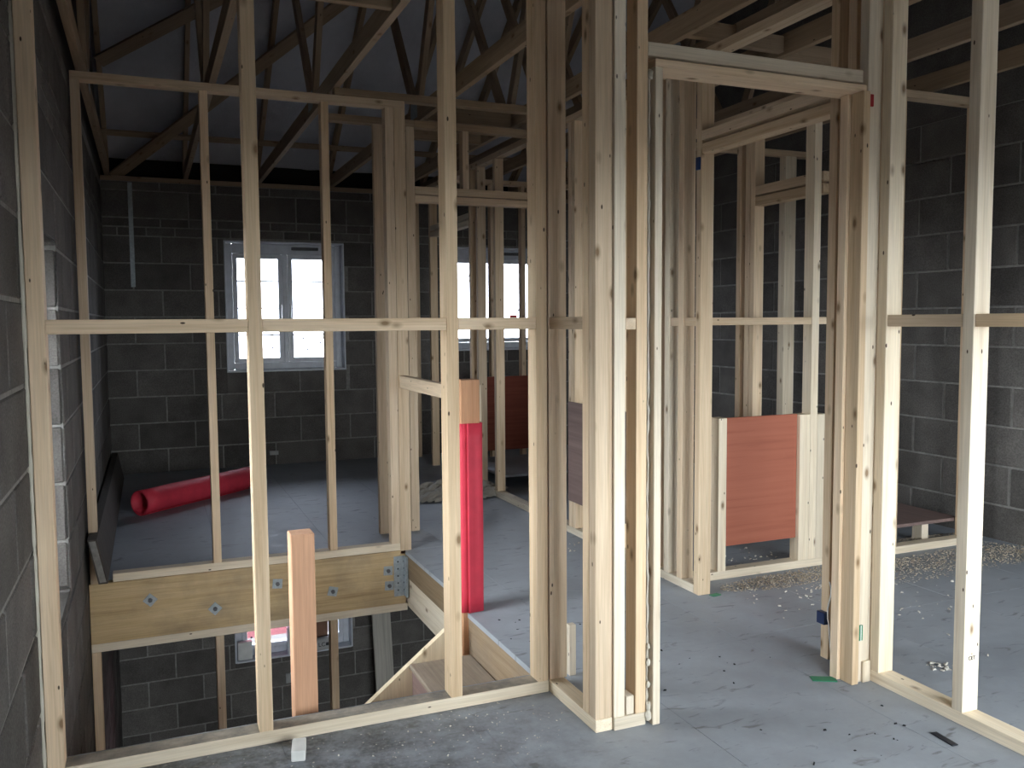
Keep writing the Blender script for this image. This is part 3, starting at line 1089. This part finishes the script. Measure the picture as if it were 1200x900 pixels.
# --- partition standing on the far edge of the stair well
Y4 = 4.64
G = empty('stud_partition', (0.5, Y4, 0), 'stud partition standing on the timber beam across the far side of the stair well', 'partition')
timber('bottom_plate', G, -0.19, 1.2625, Y4, Y4 + D, 0.001, 0.041, PINE_PALE)
timber('top_plate', G, -0.29, 1.326, Y4, Y4 + D, ZTP, 2.449)
for x in (-0.290, 0.280, 0.875):
    st_x(G, x, Y4, z0=0.041 if x > 0 else 0.0, mat=PINE)
st_x(G, 1.215, Y4, z0=0.041, t=0.047, mat=PINE)
timber('stud', G, 1.2635, 1.326, Y4, Y4 + 0.042, -0.021, ZTP, PINE)
timber('head_binder', G, 0.95, 2.294, Y4 + 0.002, Y4 + D - 0.004, 2.4505, 2.489, PINE_ROOF)

# --- stub wall and door head beyond it
Hh = empty('stud_partition', (1.6, 5.05, 0), 'stub wall and door head on the landing, behind the far stair partition', 'partition')
timber('stud', Hh, 1.252, 1.318, 5.05, 5.09, 0.0, ZTP, PINE)
timber('stud', Hh, 1.446, 1.498, 5.05, 5.115, 0.0, ZTP, PINE)
timber('top_plate', Hh, 0.99, 1.50, 5.05, 5.115, ZTP, 2.45, PINE_ROOF)
timber('door_head', Hh, 1.4985, 2.299, 5.052, 5.112, 1.975, 2.015, PINE)
timber('door_head', Hh, 1.4985, 2.299, 5.05, 5.115, 2.022, 2.066, PINE)
timber('stud', Hh, 1.80, 1.84, 5.052, 5.112, 2.067, ZTP, PINE)
timber('top_plate', Hh, 1.5005, 2.299, 5.05, 5.115, ZTP, 2.45, PINE_ROOF)

# --- partition deep in the back rooms, seen past the red wrapped post
I9 = empty('stud_partition', (2.8, 6.3, 0), 'partition deep in the back rooms in front of the second window', 'partition')
for x in (2.70, 2.98):
    st_x(I9, x, 6.9, mat=PINE)
timber('bottom_plate', I9, X2 + D + 0.01, 3.6, 6.9, 6.9 + D, 0, 0.04, PINE_PALE)
timber('top_plate', I9, X2 + D + 0.01, XR - 0.008, 6.9, 6.9 + D, ZTP, 2.45, PINE)
loose('access_board', 'red-brown board, coloured darker for shade, leaning low in the far room below the second window', 'board', 2.62, 3.30, 6.87, 6.882, 0.17, 0.80, mat=SHADED_RED_PLY, axis='X')
loose('access_board', 'narrow dark purple-brown board fixed low on the hall partition beyond the corner post', 'board', X2 - 0.013, X2 - 0.001, 3.80, 4.615, 0.20, 0.79, mat=PURPLE_PLY)

# ------------------------------------------------------------------ beam, hanger and stair
BM = empty('trimmer_beam', (0.5, Y4 + 0.02, -0.3), 'deep plywood-faced trimmer beam across the stair well with washers and bolts', 'beam')
timber('beam_board', BM, XL + 0.008, 1.29, Y4, Y4 + 0.045, -0.30, -0.001, PLY_BEAM, axis='X')
timber('beam_board', BM, XL + 0.008, 1.29, Y4 + 0.046, Y4 + 0.09, -0.30, -0.023, PLY_BEAM, axis='X')
timber('base_plate', BM, XL + 0.008, 1.299, Y4 + 0.002, Y4 + 0.068, -0.342, -0.301, PINE_PALE)
for (x, zz, rot) in ((-0.025, -0.11, 0.75), (0.28, -0.195, 0.8), (0.594, -0.104, 0.1), (0.498, -0.11, 0.05), (0.883, -0.182, 0.25), (1.19, -0.105, 0.05), (1.195, -0.19, 0.05)):
    wsh = bpy.data.objects.new('washer', chamfer_mesh(0.05, 0.004, 0.05, 0.001, GALV))
    wsh.location = Vector((x, Y4 - 0.0025, zz)) - BM.location
    wsh.rotation_euler = (0, rot, 0)
    link(wsh, BM)
    v = [(0.011 * math.cos(k * math.pi / 3), yy, 0.011 * math.sin(k * math.pi / 3)) for yy in (-0.012, -0.002) for k in range(6)]
    f = [[0, 1, 2, 3, 4, 5], [11, 10, 9, 8, 7, 6]] + [[k, (k + 1) % 6, 6 + (k + 1) % 6, 6 + k] for k in range(6)]
    nut = mesh_obj('bolt', v, f, GASKET, wsh)
jh = timber('joist_hanger', BM, 1.222, 1.291, Y4 - 0.005, Y4 - 0.0005, -0.255, -0.03, GALV, 0.0008)
timber('hanger_flange', jh, 1.279, 1.291, Y4 - 0.05, Y4 - 0.0052, -0.255, -0.03, GALV, 0.0008)
for zz in (-0.06, -0.10, -0.14, -0.18, -0.22):
    for xx in (1.245, 1.28):
        timber('nail_hole', jh, xx - 0.004, xx + 0.004, Y4 - 0.0058, Y4 - 0.0049, zz - 0.004, zz + 0.004, INK, 0.0002)

ST = empty('staircase', (0.8, 3.15, ZL), 'new timber staircase dropping away to the left in the stair well', 'staircase')
SY0, SY1 = 2.874, 3.505
# far string, near string
e = lambda x: -0.038 + (x - 1.138) * 0.788
pts = [(1.165, -0.03), (1.165, e(1.165) - 0.42), (0.30, e(0.30) - 0.30), (-0.28, e(-0.28) - 0.30), (-0.28, e(-0.28))]
prism('string', pts, 'Y', SY1 - 0.03, SY1, STRING, ST)
prism('string', [(0.75, e(0.75) - 0.12), (0.75, e(0.75) - 0.30), (0.30, e(0.30) - 0.30), (-0.28, e(-0.28) - 0.30), (-0.28, e(-0.28) - 0.12)], 'Y', SY0, SY0 + 0.025, STRING, ST)
for k in range(1, 7):
    xr = 1.249 - 0.252 * (k - 1)
    timber('tread', ST, max(xr - 0.275, -0.29), xr, SY0 + 0.026, SY1 - 0.031, -0.2 * k - 0.022 + 0.028, -0.2 * k + 0.028, TREAD, 0.005, axis='Y')
    if xr - 0.262 > -0.2:
        timber('riser', ST, xr - 0.262, xr - 0.250, SY0 + 0.026, SY1 - 0.031, -0.2 * (k + 1) + 0.03, -0.2 * k - 0.022 + 0.027, PURPLE_PLY, 0.001, axis='Y')
timber('newel_post', ST, 0.403, 0.478, 2.798, 2.873, ZL, 0.588, REDWOOD, 0.003)
n2 = timber('newel_post', ST, 1.229, 1.315, 3.507, 3.593, ZL, 1.015, REDWOOD, 0.003)
loose('guard_rail', 'temporary timber guard rail between the red wrapped newel and the far corner post', 'rail', 1.272, 1.312, 3.594, 4.639, 0.905, 0.972, mat=PINE)

# lower storey: studs below the beam and a grey board against the wall
LW = empty('stud_partition', (0.4, Y4, ZL), 'lower storey stud partition below the timber beam', 'partition')
for x in (-0.297, 0.280, 0.868):
    st_x(LW, x, Y4 + 0.002, z0=ZL + 0.04, z1=-0.343, mat=PINE)
timber('bottom_plate', LW, XL + 0.01, 1.30, Y4 + 0.002, Y4 + D, ZL, ZL + 0.04, PINE)
bd = beam('grey_board', None, (1.93, 7.62, ZL + 0.02), (1.93, 7.955, -0.6), 0.17, 0.035, (1, 0, 0), GREY_PLANK)
tag(bd, 'wide grey board leaning on the lower block wall right of the lower window', 'board')

# ------------------------------------------------------------------ red sheet: wrap on the newel, and the roll
def curl(name, parent, p0, axis, length, r, turns, pitch, mat, nseg=40, flip=0.0, thick=0.003, square=False):
    """sheet rolled round an axis; the spiral makes its end overlap"""
    axis = Vector(axis).normalized()
    a = axis.cross(Vector((0.12, 0.25, 0.96)) if abs(axis.z) < 0.9 else Vector((1, 0, 0))).normalized()
    b = axis.cross(a)
    v, f = [], []
    n = int(nseg * turns)
    rows = 10
    for j in range(rows + 1):
        for i in range(n + 1):
            th = flip + 2 * math.pi * i / nseg
            rr = r - pitch * i / nseg + (0.006 * (1 - i / 4) if square and i < 4 else 0)
            w = 1 + 0.012 * math.sin(j * 0.9 + th)
            if square:
                w /= (abs(math.cos(th)) ** 7 + abs(math.sin(th)) ** 7) ** (1 / 7)
            v.append(Vector(p0) + axis * (length * j / rows) + (a * math.cos(th) + b * math.sin(th)) * rr * w)
    for j in range(rows):
        for i in range(n):
            k = j * (n + 1) + i
            f.append([k, k + 1, k + n + 2, k + n + 1])
    o = mesh_obj(name, v, f, mat, parent, smooth=True)
    s = o.modifiers.new('thickness', 'SOLIDIFY')
    s.thickness = thick
    return o


o = curl('protective_sheet', None, (1.272, 3.550, 0.003), (0, 0, 1), 0.825, 0.0565, 1.15, 0.0065, RED, flip=2.793, square=True)
tag(o, 'red plastic protective sheet wrapped round the upright newel post', 'protective sheet')
# the sheet lies on the floor, pointing to the window
ro0, ro1 = Vector((-0.075, 6.20, 0.0)), Vector((0.73, 6.93, 0.0))
ax = (ro1 - ro0).normalized()
o = curl('protective_roll', None, ro0 + Vector((0, 0, 0.088)), ax, 1.03, 0.086, 2.2, 0.008, RED, flip=1.2)
tag(o, 'long red plastic sheet rolled up and lying on the far bedroom floor', 'roll')
loose('wood_strip', 'short pale strip of wood taped beside the top of the red wrapped newel', 'offcut', 1.318, 1.332, 3.53, 3.56, 0.83, 0.99, mat=PINE_PALE)

# ------------------------------------------------------------------ loose things
# dark scaffold plank leaning on the left wall
pl = empty('scaffold_plank', (-0.23, 6.1, 0.0), 'dark weathered plank on edge, leaning on the left wall beside the far stud', 'plank')
cy0, cy1 = 4.47, 7.80
sec = [(-0.245, 0.0), (-0.205, 0.0), (-0.245, 0.215), (-0.285, 0.215)]
v = []
for yy in (cy0, cy1):
    for (xx, zz) in sec:
        v.append((xx + 0.23, yy - 6.1, zz + 0.043 if yy == cy0 else zz))
# lies on the bottom plate at the near end
mesh_obj('plank_board', v, [[0, 1, 2, 3], [7, 6, 5, 4], [0, 4, 5, 1], [1, 5, 6, 2], [2, 6, 7, 3], [3, 7, 4, 0]], DARK_PLANK, pl)
eg = [(xx + 0.23 + (0.006 if k in (0, 3) else -0.006), cy0 - 6.1 - 0.002, zz + 0.043 + (0.008 if zz < 0.1 else -0.008)) for k, (xx, zz) in enumerate(sec)]
eb = [(a, b + 0.004, c) for (a, b, c) in eg]
o = mesh_obj('end_grain', eg + eb, [[0, 1, 2, 3], [7, 6, 5, 4], [0, 4, 5, 1], [1, 5, 6, 2], [2, 6, 7, 3], [3, 7, 4, 0]], MORTAR, pl)
tag(o, 'pale dusty end grain')

# raised sheets on bearers
def platform(x0, x1, y0, y1, zt, label, mat):
    t = empty('raised_sheet', ((x0 + x1) / 2, (y0 + y1) / 2, 0), label, 'sheet')
    timber('sheet', t, x0, x1, y0, y1, zt - 0.018, zt, mat, 0.001, axis='Y')
    for xx in (x0 + 0.35, x1 - 0.25):
        for yy in (y0 + 0.03, y1 - 0.1):
            timber('bearer', t, xx, xx + 0.05, yy, yy + 0.07, 0, zt - 0.0185, PINE_PALE, axis='Z')
    return t


platform(3.40, 4.235, 3.545, 4.35, 0.135, 'brown plywood sheet raised on offcuts by the right block wall', PURPLE_PLY)
platform(2.42, 3.30, 5.98, 6.86, 0.12, 'grey deck sheet raised on offcuts in the far back room', FLOOR)

# white foam wedge
o = timber('foam_block', None, 0.352, 0.392, 2.485, 2.57, 0, 0.032, WHITE, 0.003)
o.rotation_euler = Euler((0, 0, -0.22), 'XYZ').to_matrix().to_4x4().to_euler() if False else (o.rotation_euler[0], o.rotation_euler[1], -0.2)
tag(o, 'small white foam block on the floor before the stair partition', 'foam block')


def flat_thing(name, label, cat, x, y, l, w, h, rot, mat, z=0.0):
    o = bpy.data.objects.new(name, chamfer_mesh(w, l, h, 0.0008, mat))
    o.location = (x, y, z + h / 2 + 0.0004)
    o.rotation_euler = (0, 0, rot)
    link(o)
    return tag(o, label, cat)


flat_thing('plastic_strip', 'small black plastic strip on the floor beside the right partition', 'plastic strip', 2.17, 1.845, 0.085, 0.022, 0.004, -0.1, BLACKP)
flat_thing('plastic_packer', 'green plastic packer on the floor at the right door jamb', 'packer', 2.155, 2.335, 0.04, 0.085, 0.003, -0.5, GREEN)
flat_thing('plastic_packer', 'green plastic packer under the far door post', 'packer', 2.375, 3.275, 0.03, 0.05, 0.003, 0.2, GREEN)
o = loose('plastic_packer', 'green and white packer pinned low on the right door post', 'packer', 2.237, 2.257, 2.2605, 2.2675, 0.15, 0.205, mat=GREEN)
timber('packer_stripe', o, 2.245, 2.249, 2.2592, 2.2604, 0.15, 0.205, WHITE, 0.0003)
loose('plastic_packer', 'blue plastic packer tucked behind the right door lining near the floor', 'packer', 2.272, 2.2945, 2.466, 2.506, 0.135, 0.180, mat=BLUE)
loose('plastic_packer', 'small blue packer high on the left post of the second doorway', 'packer', 2.287, 2.2995, 3.305, 3.33, 1.93, 1.985, mat=BLUE)
loose('plastic_packer', 'small red packer high on the right door post', 'packer', 2.2365, 2.255, 2.2600, 2.2675, 1.965, 2.005, mat=REDP)
pts = [(2.286, 2.462, 0.30 - 0.02 * i + 0.0) if i < 7 else (2.284, 2.462 - 0.002 * (i - 7), 0.30 - 0.02 * i) for i in range(15)]
o = tube('cable_end', [(p[0] + 0.004 * math.sin(i), p[1] - 0.006 - 0.006 * math.sin(i * 0.7), p[2]) for i, p in enumerate(pts)], 0.0035, WHITE)
tag(o, 'loose end of white cable hanging behind the right door lining', 'cable')

# straps on the far block wall
for (x, z0, z1, lab) in ((-0.10, 1.575, 2.44, 'galvanised strap on the far block wall, left of the window'),
                         (0.475, 1.40, 2.44, 'galvanised strap on the far block wall, close beside the window')):
    o = timber('wall_strap', None, x, x + 0.035, YB - 0.0095, YB - 0.0068, z0, z1, GALV, 0.0006)
    tag(o, lab, 'strap')
# socket box size label on the far wall by the floor
o = loose('wall_box', 'small pale junction box low on the far block wall', 'junction box', 0.985, 1.06, YB - 0.035, YB - 0.0075, 0.09, 0.125, mat=PAPER)
o = loose('wall_box', 'pale socket box on the lower block wall below the lower window', 'junction box', 1.075, 1.125, YB - 0.03, YB - 0.0075, -2.02, -1.93, mat=PAPER)

# things on the sill of the lower window
zs = W3[2] + 0.0185
o = loose('foam_block', 'white foam offcut at the left end of the lower window sill', 'foam block', 0.665, 0.79, 8.005, 8.06, zs, zs + 0.16, mat=WHITE)
o = loose('foam_block', 'low white packet lying on the lower window sill', 'foam block', 0.815, 0.92, 7.99, 8.06, zs, zs + 0.075, mat=WHITE)
o = loose('white_box', 'tall white box in the middle of the lower window sill', 'box', 1.10, 1.19, 7.985, 8.06, zs, zs + 0.24, mat=UPVC)
o = loose('card_box', 'brown cardboard box on the lower window sill', 'box', 1.235, 1.475, 8.03, 8.065, zs, zs + 0.26, mat=CARD)
sk = empty('paper_sack', (1.40, 7.98, zs), 'grey printed paper sack lying on the lower window sill', 'sack')
bm2 = bmesh.new()
bmesh.ops.create_uvsphere(bm2, u_segments=24, v_segments=12, radius=0.5)
for vv in bm2.verts:
    x_, y_, z_ = vv.co
    g_ = lambda t, p: math.copysign(abs(2 * t) ** p, t) / 2
    vv.co = Vector((g_(x_, 0.6) * 0.27, g_(y_, 0.6) * 0.085, g_(z_, 0.6) * 0.115 + 0.058 + 0.004 * math.sin(x_ * 17)))
me = bpy.data.meshes.new('sack_body')
bm2.to_mesh(me)
bm2.free()
for p in me.polygons:
    p.use_smooth = True
me.materials.append(PAPER)
o = bpy.data.objects.new('sack_body', me)
link(o, sk)
sack_body = o


def text_part(body, parent, loc, size, mat, rot=(R90, 0, 0)):
    cu = bpy.data.curves.new('printed_text', 'FONT')
    cu.body = body
    cu.size = size
    cu.extrude = 0.0006
    cu.align_x = 'CENTER'
    cu.align_y = 'CENTER'
    tmp = bpy.data.objects.new('tmp_text', cu)
    COL.objects.link(tmp)
    bpy.context.view_layer.update()
    me = bpy.data.meshes.new_from_object(tmp.evaluated_get(bpy.context.evaluated_depsgraph_get()))
    bpy.data.objects.remove(tmp)
    bpy.data.curves.remove(cu)
    me.materials.clear()
    me.materials.append(mat)
    o = bpy.data.objects.new('printed_text', me)
    o.location = loc
    o.rotation_euler = rot
    return link(o, parent)


text_part('LC', sack_body, (0.0, -0.0445, 0.062), 0.055, INK)
timber('printed_square', sack_body, 1.437, 1.465, 7.9345, 7.9355, zs + 0.05, zs + 0.078, INK, 0.0002)
# timber stamp on the second stud of the right partition
text_part('CET', Cc, (XH + 0.034 - Cc.location[0], 1.8886 - Cc.location[1], 0.21), 0.017, INK)

# crumpled dust sheet beyond the corner post
def crumple(name, label, cx, cy, rx, ry, h, mat):
    nx, ny = 48, 36
    v, f = [], []
    for j in range(ny + 1):
        for i in range(nx + 1):
            u, w = i / nx * 2 - 1, j / ny * 2 - 1
            rr = math.sqrt(u * u + w * w)
            fall = max(0.0, 1 - rr) ** 0.6
            ridge = abs(math.sin(u * 9.1 + w * 5.3 + math.sin(w * 4))) * 0.5 + abs(math.sin(w * 8.3 - u * 6.9 + 0.7)) * 0.5
            ed = 1 + 0.12 * math.sin(math.atan2(w, u) * 5)
            v.append((cx + u * rx * ed, cy + w * ry * ed, 0.003 + h * fall * (0.35 + 0.65 * ridge) + random.uniform(0, 0.006)))
    for j in range(ny):
        for i in range(nx):
            u, w = (i + .5) / nx * 2 - 1, (j + .5) / ny * 2 - 1
            if u * u + w * w > 1.0:
                continue
            a = j * (nx + 1) + i
            f.append([a, a + 1, a + nx + 2, a + nx + 1])
    o = mesh_obj(name, v, f, mat)
    bm = bmesh.new()
    bm.from_mesh(o.data)
    bmesh.ops.delete(bm, geom=[q for q in bm.verts if not q.link_faces], context='VERTS')
    bm.to_mesh(o.data)
    bm.free()
    s = o.modifiers.new('thickness', 'SOLIDIFY')
    s.thickness = 0.002
    return tag(o, label, 'dust sheet')


crumple('dust_sheet', 'crumpled pale dust sheet heaped on the landing floor beyond the corner post', 2.02, 6.02, 0.44, 0.24, 0.13, MEMB)


# shavings, crumbs and rubble: too many to count
def scatter(name, label, spots, n, smin, smax, mat, hz=0.5):
    v, f = [], []
    for _ in range(n):
        cx, cy, rx, ry, pile = random.choice(spots)
        r, th = random.random() ** 0.6, random.uniform(0, 2 * math.pi)
        x, y = cx + rx * r * math.cos(th), cy + ry * r * math.sin(th)
        s = random.uniform(smin, smax)
        base = pile * (1 - r) * random.random()
        a = random.uniform(0, 6.28)
        dx, dy, dz = s, s * random.uniform(0.3, 0.8), s * hz * random.uniform(0.3, 1)
        k = len(v)
        tl = random.uniform(-0.3, 0.3) * s
        for (p, q, t) in ((-1, -1, 0), (1, -1, 0), (1, 1, 0), (-1, 1, 0), (-.7, -.7, 1), (.7, -.7, 1), (.7, .7, 1), (-.7, .7, 1)):
            px, py = p * dx / 2, q * dy / 2
            v.append((x + px * math.cos(a) - py * math.sin(a), y + px * math.sin(a) + py * math.cos(a), base + t * dz + max(0, p * tl) + 0.0005))
        f += [[k + i for i in q] for q in ((3, 2, 1, 0), (4, 5, 6, 7), (0, 1, 5, 4), (1, 2, 6, 5), (2, 3, 7, 6), (3, 0, 4, 7))]
    o = mesh_obj(name, v, f, mat)
    return tag(o, label, 'debris', None, 'stuff')


scatter('wood_shavings', 'scattered wood shavings and rubble along the foot of the cross partition and right block wall',
        [(3.95, 3.28, 0.55, 0.14, 0.035), (4.25, 3.1, 0.18, 0.45, 0.03), (4.0, 3.62, 0.5, 0.08, 0.03), (3.2, 3.36, 0.5, 0.1, 0.006), (2.75, 3.33, 0.3, 0.1, 0.01), (3.6, 3.2, 0.8, 0.15, 0.0)], 6500, 0.003, 0.0095, CHIP)
scatter('pale_chips', 'scattered pale chips on the grey floor of the right-hand rooms',
        [(3.0, 3.0, 0.6, 0.35, 0.0), (2.65, 3.15, 0.25, 0.2, 0.0), (3.3, 2.6, 0.8, 0.45, 0.0), (2.85, 3.75, 0.3, 0.2, 0.0), (2.62, 2.25, 0.05, 0.04, 0.01), (2.1, 4.4, 0.15, 0.2, 0.0)], 240, 0.004, 0.014, CHIP_WHITE)
scatter('dark_crumbs', 'dark crumbs and scraps scattered over the hall floor',
        [(1.85, 2.2, 0.5, 0.6, 0.0), (1.8, 2.9, 0.5, 0.5, 0.0), (1.4, 3.1, 0.12, 0.35, 0.004), (2.0, 1.9, 0.3, 0.3, 0.0)], 42, 0.003, 0.011, CRUMB)
scatter('grit', 'pale grit and dust crumbs on the floor before the stair partition',
        [(0.4, 2.5, 0.7, 0.13, 0.0), (0.3, 2.74, 0.6, 0.04, 0.0), (0.9, 2.45, 0.3, 0.2, 0.0)], 300, 0.002, 0.006, CHIP_WHITE)
